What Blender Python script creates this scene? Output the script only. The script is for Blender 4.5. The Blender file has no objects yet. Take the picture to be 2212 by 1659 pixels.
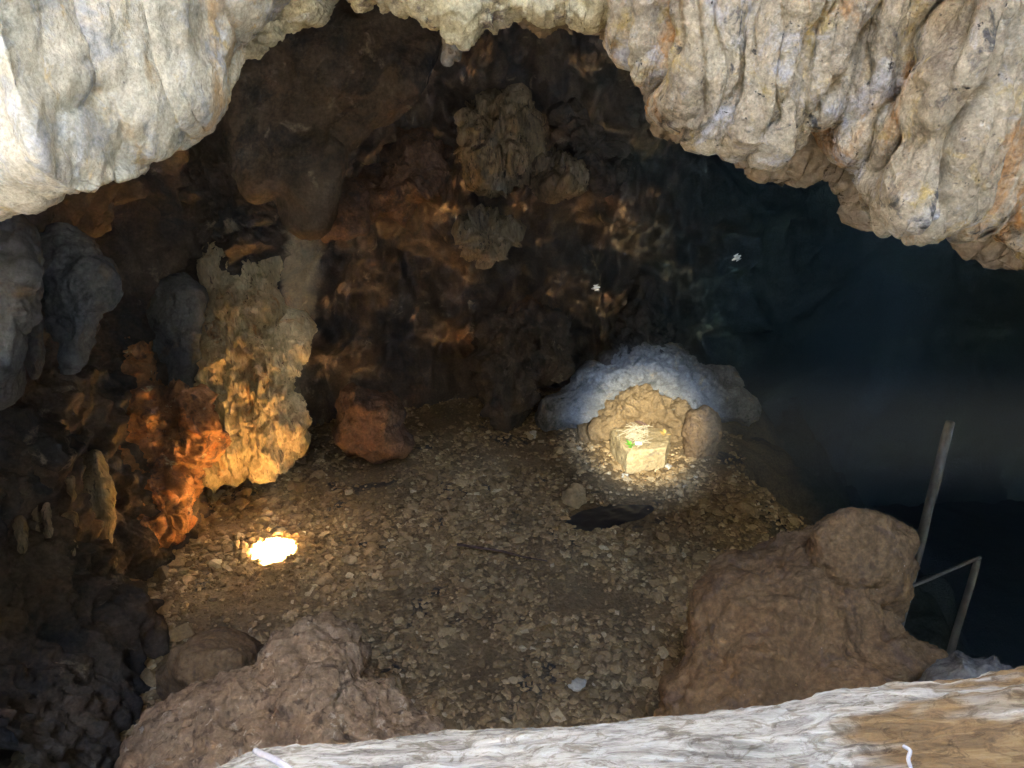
import bpy, bmesh, math, random
import numpy as np
from mathutils import Vector

random.seed(7)
rng = np.random.default_rng(11)
scene = bpy.context.scene
COL = scene.collection

# ------------------------------------------------------------------ camera
F, CU, CV = 1609.0, 1106.0, 829.5           # focal length and centre, in units of a 2212 x 1659 view
PITCH = math.radians(23.0)
CAM = np.array([0.0, 0.0, 5.0])
FWD = np.array([0.0, math.cos(PITCH), -math.sin(PITCH)])
UPV = np.array([0.0, math.sin(PITCH), math.cos(PITCH)])
cam_data = bpy.data.cameras.new("camera")
cam = bpy.data.objects.new("camera", cam_data)
COL.objects.link(cam)
cam.location = CAM
cam.rotation_euler = (math.radians(90) - PITCH, 0, 0)
cam_data.sensor_width = 36.0
cam_data.lens = 36.0 * F / 2212.0
cam_data.clip_start = 0.02
cam_data.clip_end = 500
scene.camera = cam

def P(u, v, d):
    """world point(s) at view position (u, v) and depth d along the view axis"""
    u = np.asarray(u, float); v = np.asarray(v, float); d = np.asarray(d, float)
    x = (u - CU) / F * d
    y = -(v - CV) / F * d
    return CAM + x[..., None] * np.array([1.0, 0, 0]) + y[..., None] * UPV + d[..., None] * FWD

def PF(u, v, z=0.0):
    """the point of the level z seen at (u, v)"""
    r = P(u, v, 1.0) - CAM
    return CAM + r * ((z - CAM[2]) / r[2])

# ------------------------------------------------------------------ light
SUN_DIR = np.array([0.46, 0.92, 3.31]); SUN_DIR /= np.linalg.norm(SUN_DIR)   # towards the sun
SUN_EL = math.asin(SUN_DIR[2])
SUN_AZ = math.atan2(SUN_DIR[0], SUN_DIR[1])
world = bpy.data.worlds.new("World")
scene.world = world
world.use_nodes = True
wn = world.node_tree
wn.nodes.clear()
sky = wn.nodes.new("ShaderNodeTexSky")
sky.sky_type = 'NISHITA'
sky.sun_disc = False
sky.sun_elevation = SUN_EL
sky.sun_rotation = SUN_AZ
bg = wn.nodes.new("ShaderNodeBackground")
bg.inputs["Strength"].default_value = 0.05
wo = wn.nodes.new("ShaderNodeOutputWorld")
wn.links.new(sky.outputs[0], bg.inputs[0])
wn.links.new(bg.outputs[0], wo.inputs[0])

sd = bpy.data.lights.new("sun", 'SUN')
sd.energy = 5.0
sd.angle = math.radians(0.5)
sd.color = (1.0, 0.80, 0.48)
sun = bpy.data.objects.new("sun", sd)
COL.objects.link(sun)
sun.location = (0, 0, 30)
sun.rotation_euler = Vector(SUN_DIR).to_track_quat('Z', 'Y').to_euler()

# the hand torch held beside the camera (its beam is the cool-rimmed disc on the cave floor)
TORCH = np.array([0.34, 0.05, 4.97])
TORCH_AIM = P(1388, 925, 10.9)
def spot(name, power, color, half_deg, blend):
    l = bpy.data.lights.new(name, 'SPOT')
    l.energy = power; l.color = color
    l.spot_size = math.radians(2 * half_deg); l.spot_blend = blend
    l.shadow_soft_size = 0.012
    o = bpy.data.objects.new(name, l)
    COL.objects.link(o)
    o.location = TORCH
    o.rotation_euler = Vector(TORCH - TORCH_AIM).to_track_quat('Z', 'Y').to_euler()
spot("torch_core", 23.0, (1.0, 0.86, 0.42), 5.3, 1.0)
spot("torch_rim", 14.0, (0.42, 0.61, 1.0), 7.0, 1.0)

vs = scene.view_settings
scene.display_settings.display_device = 'sRGB'
vs.view_transform = 'Standard'
vs.look = 'None'
vs.exposure = 9.5
vs.gamma = 1.0
vs.use_curve_mapping = False
cy = scene.cycles
cy.use_denoising = True
cy.max_bounces = 8
cy.diffuse_bounces = 5
cy.glossy_bounces = 2
cy.sample_clamp_indirect = 0.6
cy.caustics_reflective = False
cy.caustics_refractive = False
cy.use_guiding = True
cy.guiding_training_samples = 64

# ------------------------------------------------------------------ noise
_perm = rng.permutation(256).astype(np.int64)
_perm = np.concatenate([_perm, _perm, _perm])
_grad = rng.normal(size=(256, 3)); _grad /= np.linalg.norm(_grad, axis=1)[:, None]

def perlin(p):
    p = np.asarray(p, float)
    i = np.floor(p).astype(np.int64)
    f = p - i
    i &= 255
    w = f * f * f * (f * (f * 6 - 15) + 10)
    out = 0.0
    for dx in (0, 1):
        for dy in (0, 1):
            for dz in (0, 1):
                h = _perm[_perm[_perm[i[:, 0] + dx] + i[:, 1] + dy] + i[:, 2] + dz]
                g = _grad[h]
                d = (f[:, 0] - dx) * g[:, 0] + (f[:, 1] - dy) * g[:, 1] + (f[:, 2] - dz) * g[:, 2]
                ww = (w[:, 0] if dx else 1 - w[:, 0]) * (w[:, 1] if dy else 1 - w[:, 1]) * (w[:, 2] if dz else 1 - w[:, 2])
                out = out + ww * d
    return out * 1.6

def fbm(p, octs=5, gain=0.5, lac=2.03):
    a, s, o = 1.0, 1.0, 0.0
    for k in range(octs):
        o = o + a * perlin(p * s + 17.3 * k)
        a *= gain; s *= lac
    return o

def ridged(p, octs=4, gain=0.5):
    a, s, o = 1.0, 1.0, 0.0
    for k in range(octs):
        o = o + a * (1 - 2 * np.abs(perlin(p * s + 9.1 * k)))
        a *= gain; s *= 2.07
    return o

def lobes(x, warp=0.0):
    """rounded ribs with sharp creases between them"""
    t = x + warp
    f = t - np.floor(t)
    return np.sqrt(np.maximum(0, 1 - (2 * f - 1) ** 2))

# ------------------------------------------------------------------ mesh helpers
def new_obj(name, verts, faces, mat, parent=None, smooth=True, origin=None):
    verts = np.asarray(verts, float)
    if origin is not None:
        verts = verts - np.asarray(origin, float)
    me = bpy.data.meshes.new(name)
    faces = np.asarray(faces) if not isinstance(faces, list) else faces
    if isinstance(faces, np.ndarray):
        n, k = faces.shape
        me.vertices.add(len(verts)); me.vertices.foreach_set("co", verts.astype(np.float32).ravel())
        me.loops.add(n * k); me.loops.foreach_set("vertex_index", faces.astype(np.int32).ravel())
        me.polygons.add(n)
        me.polygons.foreach_set("loop_start", (np.arange(n) * k).astype(np.int32))
        me.update(calc_edges=True)
        me.validate()
    else:
        me.from_pydata([tuple(v) for v in verts], [], faces)
        me.update()
    me.polygons.foreach_set("use_smooth", np.full(len(me.polygons), smooth, dtype=bool))
    if mat: me.materials.append(mat)
    o = bpy.data.objects.new(name, me)
    COL.objects.link(o)
    if parent is not None:
        o.parent = parent
        o.location = (np.asarray(origin) - np.array(parent.location)) if origin is not None else -np.array(parent.location)
    elif origin is not None:
        o.location = origin
    return o

def tag(o, label, cat, group=None, kind=None):
    if label: o["label"] = label
    if cat: o["category"] = cat
    if group: o["group"] = group
    if kind: o["kind"] = kind
    return o

def structure(o):
    o["kind"] = "structure"
    return o

def empty(name, loc):
    o = bpy.data.objects.new(name, None)
    o.empty_display_size = 0.1
    COL.objects.link(o)
    o.location = loc
    return o

def grid_faces(n, m, wrap=False):
    """n rows of m vertices"""
    i = np.arange(n - 1)[:, None]
    j = np.arange(m if wrap else m - 1)[None, :]
    a = i * m + j
    b = i * m + (j + 1) % m
    return np.stack([a, b, b + m, a + m], -1).reshape(-1, 4)

def grid_normals(V):
    """V: (n, m, 3)"""
    du = np.gradient(V, axis=1); dv = np.gradient(V, axis=0)
    nrm = np.cross(du, dv)
    nrm /= np.maximum(np.linalg.norm(nrm, axis=-1, keepdims=True), 1e-9)
    return nrm

def base_of(V):
    V = np.asarray(V).reshape(-1, 3)
    return np.array([(V[:, 0].min() + V[:, 0].max()) / 2, (V[:, 1].min() + V[:, 1].max()) / 2, V[:, 2].min()])

def poly_radius(outline, c, th):
    """distance from c to the outline along each direction th (star-shaped outlines)"""
    o = np.asarray(outline, float) - c
    q = np.roll(o, -1, axis=0)
    d = np.stack([np.cos(th), np.sin(th)], -1)
    e = q - o
    den = d[:, None, 0] * e[None, :, 1] - d[:, None, 1] * e[None, :, 0]
    den = np.where(np.abs(den) < 1e-9, 1e-9, den)
    t = (o[None, :, 0] * e[None, :, 1] - o[None, :, 1] * e[None, :, 0]) / den
    s = (o[None, :, 0] * d[:, None, 1] - o[None, :, 1] * d[:, None, 0]) / den
    ok = (t > 0) & (s >= -1e-6) & (s <= 1 + 1e-6)
    t = np.where(ok, t, 0)
    return np.maximum(t.max(axis=1), 1.0)

def rock(name, outline, depth, tf, tb, mat, amp=0.06, freq=2.2, flute=None, rid=0.0, fine=0.0,
         nth=200, nph=100, box=0.7, centre=None, parent=None, tilt=0.0, seed=0.0, smooth_r=3, lift=0.0):
    """a closed rock: its outline as it stands in the view, its own distance, and thickness before/behind"""
    outline = np.asarray(outline, float)
    c = np.asarray(centre, float) if centre is not None else outline.mean(axis=0)
    th = np.linspace(0, 2 * np.pi, nth, endpoint=False)
    R = poly_radius(outline, c, th)
    for _ in range(smooth_r):
        R = 0.25 * np.roll(R, 1) + 0.5 * R + 0.25 * np.roll(R, -1)
    ph = np.linspace(-np.pi / 2 + 1e-3, np.pi / 2 - 1e-3, nph)
    cs = np.cos(ph) ** box
    sn = np.sign(np.sin(ph)) * np.abs(np.sin(ph)) ** 0.9
    U = c[0] + cs[:, None] * R[None, :] * np.cos(th)[None, :]
    V = c[1] + cs[:, None] * R[None, :] * np.sin(th)[None, :]
    dz = np.where(sn > 0, -tf * sn, -tb * sn)
    D = depth + dz[:, None] + tilt * (V - c[1]) / 100.0
    W = P(U, V, D)
    Wp = np.concatenate([W[:, -1:], W, W[:, :1]], axis=1)
    N = grid_normals(Wp)[:, 1:-1]
    # outward: away from the middle
    mid = P(c[0], c[1], depth)
    sgn = np.sign((N * (W - mid)).sum(-1).mean())
    N = N * (sgn if sgn != 0 else 1)
    w = W.reshape(-1, 3); n = N.reshape(-1, 3)
    d = amp * fbm(w * freq + seed, 6, 0.52)
    if rid: d = d + rid * (ridged(w * freq * 1.3 + seed + 5, 4) - 0.3)
    if flute:
        fa, ff = flute[:2]
        fz = flute[2] if len(flute) > 2 else 0.12
        q = w * np.array([ff, ff, ff * fz]) + seed
        d = d + fa * ridged(q, 3, 0.6)
    if fine: d = d + fine * fbm(w * 14 + seed, 3, 0.6)
    fade = np.clip(np.abs(np.cos(ph)) * 6, 0.2, 1)[:, None].repeat(nth, 1).reshape(-1)
    w = w + n * (d * fade)[:, None]
    faces = grid_faces(nph, nth, wrap=True)
    o = base_of(w)
    faces = faces if sgn > 0 else faces[:, ::-1]
    ob = new_obj(name, w, faces, mat, parent=parent, origin=o)
    return ob

def tube(pts, rad, seg=10, cap=True):
    pts = np.asarray(pts, float); rad = np.broadcast_to(np.asarray(rad, float), (len(pts),))
    T = np.gradient(pts, axis=0); T /= np.linalg.norm(T, axis=1)[:, None]
    ref = np.array([0.31, 0.17, 0.93])
    A = np.cross(T, ref); A /= np.linalg.norm(A, axis=1)[:, None]
    B = np.cross(T, A)
    th = np.linspace(0, 2 * np.pi, seg, endpoint=False)
    V = pts[:, None] + rad[:, None, None] * (np.cos(th)[None, :, None] * A[:, None] + np.sin(th)[None, :, None] * B[:, None])
    faces = grid_faces(len(pts), seg, wrap=True).tolist()
    V = V.reshape(-1, 3)
    if cap:
        faces.append(list(range(seg))[::-1])
        faces.append([(len(pts) - 1) * seg + k for k in range(seg)])
    return V, faces

def spline(pts, n):
    pts = np.asarray(pts, float)
    t = np.linspace(0, len(pts) - 1, n)
    i = np.clip(t.astype(int), 0, len(pts) - 2)
    f = (t - i)[:, None]
    p0 = pts[np.maximum(i - 1, 0)]; p1 = pts[i]; p2 = pts[i + 1]; p3 = pts[np.minimum(i + 2, len(pts) - 1)]
    return 0.5 * ((2 * p1) + (-p0 + p2) * f + (2 * p0 - 5 * p1 + 4 * p2 - p3) * f ** 2 + (-p0 + 3 * p1 - 3 * p2 + p3) * f ** 3)

def resample(px, n):
    px = np.asarray(px, float)
    L = np.concatenate([[0], np.cumsum(np.hypot(*np.diff(px[:, :2], axis=0).T))])
    t = np.linspace(0, L[-1], n)
    return np.stack([np.interp(t, L, px[:, k]) for k in range(px.shape[1])], -1)

# ------------------------------------------------------------------ materials
def ramp(nt, stops, src, interp='LINEAR'):
    r = nt.nodes.new("ShaderNodeValToRGB")
    r.color_ramp.interpolation = interp
    el = r.color_ramp.elements
    while len(el) > 1: el.remove(el[-1])
    el[0].position = stops[0][0]; el[0].color = (*stops[0][1], 1)
    for p, c in stops[1:]:
        e = el.new(p); e.color = (*c, 1)
    nt.links.new(src, r.inputs[0])
    return r.outputs[0]

def ntex(nt, vec, scale, detail=6, rough=0.6, dist=0.0, typ='FBM'):
    n = nt.nodes.new("ShaderNodeTexNoise")
    n.inputs["Scale"].default_value = scale
    n.inputs["Detail"].default_value = detail
    n.inputs["Roughness"].default_value = rough
    n.inputs["Distortion"].default_value = dist
    nt.links.new(vec, n.inputs["Vector"])
    return n.outputs["Fac"]

def mixc(nt, fac, a, b, mode='MIX'):
    m = nt.nodes.new("ShaderNodeMix")
    m.data_type = 'RGBA'; m.blend_type = mode
    if isinstance(fac, float): m.inputs[0].default_value = fac
    else: nt.links.new(fac, m.inputs[0])
    for s, i in ((a, 6), (b, 7)):
        if isinstance(s, tuple): m.inputs[i].default_value = (*s, 1)
        else: nt.links.new(s, m.inputs[i])
    return m.outputs[2]

def mapr(nt, src, lo, hi):
    n = nt.nodes.new("ShaderNodeMapRange"); n.inputs[1].default_value = lo; n.inputs[2].default_value = hi
    nt.links.new(src, n.inputs[0]); return n.outputs[0]
def rock_mat(name, base, stains=(), speck=None, right_shade=None, scale=1.0, bump=0.5, bump_scale=18.0, stretch=(1, 1, 1), rough=1.0, fine_bump=0.3):
    """base: ramp stops over broad noise; stains: (colour, scale, lo, hi[, stretch]); speck: (colour, scale, threshold)"""
    m = bpy.data.materials.new(name); m.use_nodes = True
    nt = m.node_tree
    b = nt.nodes["Principled BSDF"]
    b.inputs["Roughness"].default_value = rough
    b.inputs["Specular IOR Level"].default_value = 0.0
    geo = nt.nodes.new("ShaderNodeNewGeometry")
    def vec(st):
        mp = nt.nodes.new("ShaderNodeMapping")
        mp.inputs["Scale"].default_value = st
        nt.links.new(geo.outputs["Position"], mp.inputs[0])
        return mp.outputs[0]
    v = vec(stretch)
    col = ramp(nt, base, ntex(nt, v, 1.7 * scale, 9, 0.66, 0.4))
    for k, s in enumerate(stains):
        sv = vec(s[4]) if len(s) > 4 else v
        f = ramp(nt, [(s[2], (0, 0, 0)), (s[3], (1, 1, 1))], ntex(nt, sv, s[1], 7, 0.65, 0.6))
        col = mixc(nt, f, col, s[0])
    if speck:
        f = ramp(nt, [(speck[2], (0, 0, 0)), (speck[2] + 0.06, (1, 1, 1))], ntex(nt, v, speck[1], 4, 0.7))
        col = mixc(nt, f, col, speck[0])
    if right_shade:      # darkness of the far right, painted in as a slate tint
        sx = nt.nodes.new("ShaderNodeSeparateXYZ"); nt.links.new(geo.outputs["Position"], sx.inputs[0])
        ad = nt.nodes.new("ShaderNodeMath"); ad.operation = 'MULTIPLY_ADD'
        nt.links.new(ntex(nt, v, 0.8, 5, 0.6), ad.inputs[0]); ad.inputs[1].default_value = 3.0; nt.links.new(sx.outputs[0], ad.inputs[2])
        col = mixc(nt, mapr(nt, ad.outputs[0], right_shade[1], right_shade[2]), col, right_shade[0])
    # small-scale tonal variation of the stone itself
    f = ramp(nt, [(0.3, (0.62, 0.62, 0.62)), (0.7, (1.25, 1.25, 1.25))], ntex(nt, v, 30 * scale, 5, 0.7))
    col = mixc(nt, 1.0, col, f, 'MULTIPLY')
    nt.links.new(col, b.inputs["Base Color"])
    h1 = ntex(nt, v, bump_scale, 8, 0.68, 0.3)
    bp = nt.nodes.new("ShaderNodeBump")
    bp.inputs["Strength"].default_value = bump
    bp.inputs["Distance"].default_value = 0.05
    nt.links.new(h1, bp.inputs["Height"])
    h2 = ntex(nt, v, bump_scale * 4.5, 5, 0.7)
    bp2 = nt.nodes.new("ShaderNodeBump")
    bp2.inputs["Strength"].default_value = fine_bump
    bp2.inputs["Distance"].default_value = 0.015
    nt.links.new(h2, bp2.inputs["Height"])
    nt.links.new(bp.outputs[0], bp2.inputs["Normal"])
    nt.links.new(bp2.outputs[0], b.inputs["Normal"])
    return m

def plain_mat(name, c, rough=0.7, var=0.3, scale=40.0):
    m = bpy.data.materials.new(name); m.use_nodes = True
    nt = m.node_tree; b = nt.nodes["Principled BSDF"]
    b.inputs["Roughness"].default_value = rough
    geo = nt.nodes.new("ShaderNodeNewGeometry")
    f = ntex(nt, geo.outputs["Position"], scale, 5, 0.65)
    lo = tuple(x * (1 - var) for x in c); hi = tuple(min(1, x * (1 + var)) for x in c)
    nt.links.new(ramp(nt, [(0.3, lo), (0.7, hi)], f), b.inputs["Base Color"])
    return m

M = {}
M['cave'] = rock_mat("cave_rock", right_shade=((0.034, 0.050, 0.056), 2.0, 5.2), base= [(0.25, (0.04, 0.032, 0.027)), (0.45, (0.085, 0.066, 0.048)), (0.6, (0.125, 0.093, 0.064)), (0.8, (0.19, 0.15, 0.11))],
                     stains=[((0.17, 0.10, 0.058), 0.9, 0.57, 0.70), ((0.045, 0.042, 0.042), 1.3, 0.52, 0.64), ((0.25, 0.205, 0.15), 2.6, 0.62, 0.70)], bump=0.9, bump_scale=9)
M['arch_left'] = rock_mat("pale_limestone", [(0.3, (0.40, 0.37, 0.29)), (0.48, (0.54, 0.49, 0.37)), (0.62, (0.62, 0.56, 0.43)), (0.75, (0.66, 0.58, 0.43))],
                     stains=[((0.50, 0.30, 0.12), 2.2, 0.56, 0.70, (1.8, 1, 0.6)), ((0.44, 0.43, 0.40), 6.0, 0.52, 0.62), ((0.62, 0.47, 0.24), 8.0, 0.60, 0.70), ((0.66, 0.64, 0.58), 11.0, 0.60, 0.70)],
                     speck=((0.15, 0.13, 0.11), 34, 0.69), bump=0.5, bump_scale=16, scale=2.4)
M['arch_mid'] = rock_mat("cream_limestone", [(0.3, (0.42, 0.37, 0.25)), (0.5, (0.60, 0.53, 0.34)), (0.7, (0.66, 0.58, 0.38))],
                     stains=[((0.26, 0.22, 0.18), 6.5, 0.58, 0.66), ((0.66, 0.62, 0.50), 12, 0.6, 0.7)], speck=((0.2, 0.18, 0.15), 30, 0.68), bump=0.8, bump_scale=26, scale=2.2)
M['arch_right'] = rock_mat("stained_limestone", [(0.3, (0.26, 0.21, 0.15)), (0.45, (0.45, 0.37, 0.26)), (0.6, (0.58, 0.49, 0.35)), (0.75, (0.64, 0.55, 0.41))],
                     stains=[((0.52, 0.25, 0.08), 2.6, 0.55, 0.66, (1.5, 1, 0.6)), ((0.58, 0.43, 0.18), 5.5, 0.56, 0.66), ((0.52, 0.50, 0.50), 4.0, 0.56, 0.66), ((0.14, 0.13, 0.12), 9.0, 0.60, 0.67), ((0.62, 0.57, 0.46), 15.0, 0.60, 0.70)],
                     speck=((0.09, 0.08, 0.07), 30, 0.64), bump=1.0, bump_scale=28, scale=2.4)
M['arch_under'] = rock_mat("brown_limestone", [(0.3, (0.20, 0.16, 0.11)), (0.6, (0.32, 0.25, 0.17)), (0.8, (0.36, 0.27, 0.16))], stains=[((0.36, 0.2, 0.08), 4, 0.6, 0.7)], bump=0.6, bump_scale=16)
M['pale_grey'] = rock_mat("pale_grey_limestone", [(0.3, (0.13, 0.13, 0.125)), (0.5, (0.21, 0.205, 0.195)), (0.7, (0.28, 0.27, 0.25))], stains=[((0.12, 0.12, 0.11), 4, 0.58, 0.66), ((0.30, 0.24, 0.16), 3, 0.56, 0.66)], bump=0.9, bump_scale=12)
M['grey'] = rock_mat("grey_limestone", [(0.3, (0.085, 0.087, 0.088)), (0.5, (0.125, 0.125, 0.122)), (0.7, (0.16, 0.155, 0.148))], stains=[((0.06, 0.06, 0.06), 4, 0.56, 0.66), ((0.15, 0.115, 0.08), 2.5, 0.56, 0.66)], bump=0.5, bump_scale=12)
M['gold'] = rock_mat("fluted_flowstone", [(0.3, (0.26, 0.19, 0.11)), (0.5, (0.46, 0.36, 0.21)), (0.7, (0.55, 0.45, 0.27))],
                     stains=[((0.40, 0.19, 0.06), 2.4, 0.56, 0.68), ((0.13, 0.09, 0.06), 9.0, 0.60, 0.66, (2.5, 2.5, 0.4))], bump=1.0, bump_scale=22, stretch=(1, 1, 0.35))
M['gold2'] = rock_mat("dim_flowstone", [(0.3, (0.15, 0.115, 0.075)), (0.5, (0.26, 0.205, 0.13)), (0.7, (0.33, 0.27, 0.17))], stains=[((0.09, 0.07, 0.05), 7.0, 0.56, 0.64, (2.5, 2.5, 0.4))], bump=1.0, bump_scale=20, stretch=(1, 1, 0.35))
M['orange'] = rock_mat("iron_stained_rock", [(0.3, (0.17, 0.09, 0.05)), (0.5, (0.36, 0.18, 0.08)), (0.75, (0.44, 0.26, 0.12))],
                     stains=[((0.12, 0.075, 0.055), 4, 0.52, 0.62), ((0.42, 0.15, 0.045), 2.0, 0.55, 0.66), ((0.48, 0.40, 0.27), 6.0, 0.62, 0.69)], bump=0.9, bump_scale=14)
M['red'] = rock_mat("reddish_rock", [(0.3, (0.10, 0.062, 0.043)), (0.5, (0.165, 0.10, 0.062)), (0.75, (0.22, 0.14, 0.09))], stains=[((0.10, 0.075, 0.06), 5, 0.55, 0.65)], bump=0.9, bump_scale=14)
M['boulder'] = rock_mat("brown_boulder", [(0.3, (0.135, 0.085, 0.046)), (0.5, (0.195, 0.125, 0.066)), (0.75, (0.26, 0.17, 0.09))],
                     stains=[((0.44, 0.25, 0.10), 2.2, 0.60, 0.72), ((0.15, 0.10, 0.065), 6, 0.54, 0.64)], speck=((0.55, 0.47, 0.40), 24, 0.70), bump=0.8, bump_scale=16)
M['pit'] = rock_mat("pitted_boulder", [(0.3, (0.20, 0.13, 0.08)), (0.5, (0.34, 0.235, 0.145)), (0.75, (0.43, 0.31, 0.20))],
                     stains=[((0.20, 0.135, 0.085), 11, 0.54, 0.60), ((0.50, 0.40, 0.29), 14, 0.60, 0.66)], bump=1.0, bump_scale=15)
M['floor'] = rock_mat("gravel_bed", right_shade=((0.034, 0.046, 0.050), 4.4, 6.0), base= [(0.3, (0.18, 0.122, 0.065)), (0.7, (0.32, 0.22, 0.115))], stains=[((0.09, 0.075, 0.06), 1.6, 0.58, 0.64)], bump=1.0, bump_scale=24)  # right end toned down to paint in the darkness there
M['ground'] = rock_mat("earth", [(0.3, (0.155, 0.15, 0.135)), (0.7, (0.24, 0.23, 0.21))], bump=0.8, bump_scale=6)
M['sky_blocker'] = rock_mat("sky_blocker_rock", [(0.3, (0.20, 0.20, 0.20)), (0.7, (0.36, 0.355, 0.35))], bump=0.8, bump_scale=5)

# loose stones: every stone its own tone
def stone_mat(name, stops):
    m = bpy.data.materials.new(name); m.use_nodes = True
    nt = m.node_tree; b = nt.nodes["Principled BSDF"]
    b.inputs["Roughness"].default_value = 0.85
    b.inputs["Specular IOR Level"].default_value = 0.0
    geo = nt.nodes.new("ShaderNodeNewGeometry")
    c = ramp(nt, stops, geo.outputs["Random Per Island"])
    f = ramp(nt, [(0.3, (0.7, 0.7, 0.7)), (0.7, (1.2, 1.2, 1.2))], ntex(nt, geo.outputs["Position"], 40, 5, 0.7))
    nt.links.new(mixc(nt, 1.0, c, f, 'MULTIPLY'), b.inputs["Base Color"])
    bp = nt.nodes.new("ShaderNodeBump"); bp.inputs["Strength"].default_value = 0.5; bp.inputs["Distance"].default_value = 0.01
    nt.links.new(ntex(nt, geo.outputs["Position"], 60, 5, 0.7), bp.inputs["Height"])
    nt.links.new(bp.outputs[0], b.inputs["Normal"])
    return m
M['stones'] = stone_mat("loose_stones", [(0.0, (0.22, 0.145, 0.07)), (0.35, (0.30, 0.20, 0.095)), (0.75, (0.38, 0.26, 0.13)), (0.95, (0.46, 0.33, 0.175)), (1.0, (0.52, 0.42, 0.27))])

# ------------------------------------------------------------------ setting: cave chamber
CC = np.array([0.8, 6.6])
plan = [(-4.5, 8.8), (-4.4, 6.7), (-4.1, 5.4), (-3.9, 4.0), (-3.6, 2.2), (-2.0, 0.9), (0.0, 0.7), (3.0, 0.7), (7.0, 1.2), (13.0, 3.5), (17.0, 7.5), (18.0, 12.0), (14.0, 17.5), (8.5, 17.0),
        (5.0, 12.9), (3.4, 12.0), (1.6, 11.7), (-0.6, 11.2), (-2.6, 10.2), (-3.9, 9.6)]
pl = np.array(plan) - CC
pa = np.arctan2(pl[:, 1], pl[:, 0]); pr = np.hypot(pl[:, 0], pl[:, 1])
oi = np.argsort(pa); pa = pa[oi]; pr = pr[oi]
NT, NZ = 1000, 260
th = np.linspace(-np.pi, np.pi, NT, endpoint=False)
Rth = np.interp(th, np.concatenate([pa - 2 * np.pi, pa, pa + 2 * np.pi]), np.concatenate([pr, pr, pr]))
for _ in range(40): Rth = 0.25 * np.roll(Rth, 1) + 0.5 * Rth + 0.25 * np.roll(Rth, -1)
HC = 7.6
ww = np.linspace(0, 1, NZ)
zz = np.concatenate([np.linspace(-10, -0.5, 40), -0.4 + (HC + 0.4) * np.sin(ww * np.pi / 2)])
rho = np.concatenate([np.ones(40), np.cos(ww * np.pi / 2) ** 0.55])
NZ += 40
Vs = np.zeros((NZ, NT, 3))
Vs[..., 0] = CC[0] + rho[:, None] * Rth[None] * np.cos(th)[None]
Vs[..., 1] = CC[1] + rho[:, None] * Rth[None] * np.sin(th)[None]
Vs[..., 2] = zz[:, None]
Vp = np.concatenate([Vs[:, -1:], Vs, Vs[:, :1]], axis=1)
Nn = grid_normals(Vp)[:, 1:-1]
cen = np.array([CC[0], CC[1], 2.5])
sg = np.sign((Nn * (Vs - cen)).sum(-1).mean()); Nn *= sg
w = Vs.reshape(-1, 3); n = Nn.reshape(-1, 3)
d = 0.75 * fbm(w * 0.55 + 3, 3) + 0.17 * ridged(w * np.array([1.0, 1.0, 0.7]) + 1, 3, 0.5) + 0.17 * fbm(w * 2.2 + 6, 4, 0.55) + 0.03 * ridged(w * np.array([6.0, 6.0, 3.0]), 3, 0.6)
d += 0.12 * ridged(w * np.array([3.6, 3.6, 0.35]) + 4, 3) * np.clip(fbm(w * 0.7 + 8, 2) * 2 + 0.4, 0, 1)
d *= np.where(w[:, 2] < -1.2, 1, np.clip((w[:, 2] + 0.4) / 1.0, 0.25, 1))
d *= np.clip((HC - w[:, 2]) / 1.0, 0.1, 1)
d *= np.where(w[:, 0] > 4.2, 0.55, 1.0)
w = w + n * d[:, None]
Fs = grid_faces(NZ, NT, wrap=True)
fc = w[Fs].mean(axis=1)
PATCH = PF(592, 1182)
rel = fc - PATCH
along = rel @ SUN_DIR
off = np.linalg.norm(rel - along[:, None] * SUN_DIR, axis=1)
jag = 0.05 * fbm(fc * 6, 3)
hole = (off + jag < 0.215) & (along > 3)
mouth = (fc[:, 1] < 3.0) & (fc[:, 2] > 3.25)
keep = ~(hole | mouth)
Fs = Fs[keep]
structure(new_obj("cave_wall", w, Fs if sg < 0 else Fs[:, ::-1], M['cave'])) if False else None
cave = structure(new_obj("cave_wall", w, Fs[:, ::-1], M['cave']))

# floor of the chamber
gx = np.linspace(-7, 20, 380); gy = np.linspace(0.2, 19, 300)
X, Y = np.meshgrid(gx, gy)
def floor_z(x, y):
    p = np.stack([x, y, np.zeros_like(x)], -1).reshape(-1, 3)
    z = 0.10 * fbm(p * 0.55 + 2, 3) + 0.012 * fbm(p * 7, 3)
    drop = np.maximum(0, np.asarray(x) - 2.85 - 1.0 * perlin(p * 0.9 + 40).reshape(np.shape(x)) - 0.3 * perlin(p * 3 + 4).reshape(np.shape(x)))
    return z.reshape(np.shape(x)) - 0.04 - np.minimum(np.minimum(0.35 * drop ** 1.6, 0.95 * drop), 6.0)
Zf = floor_z(X, Y)
floor = structure(new_obj("cave_floor", np.stack([X, Y, Zf], -1).reshape(-1, 3), grid_faces(300, 380), M['floor']))

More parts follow.
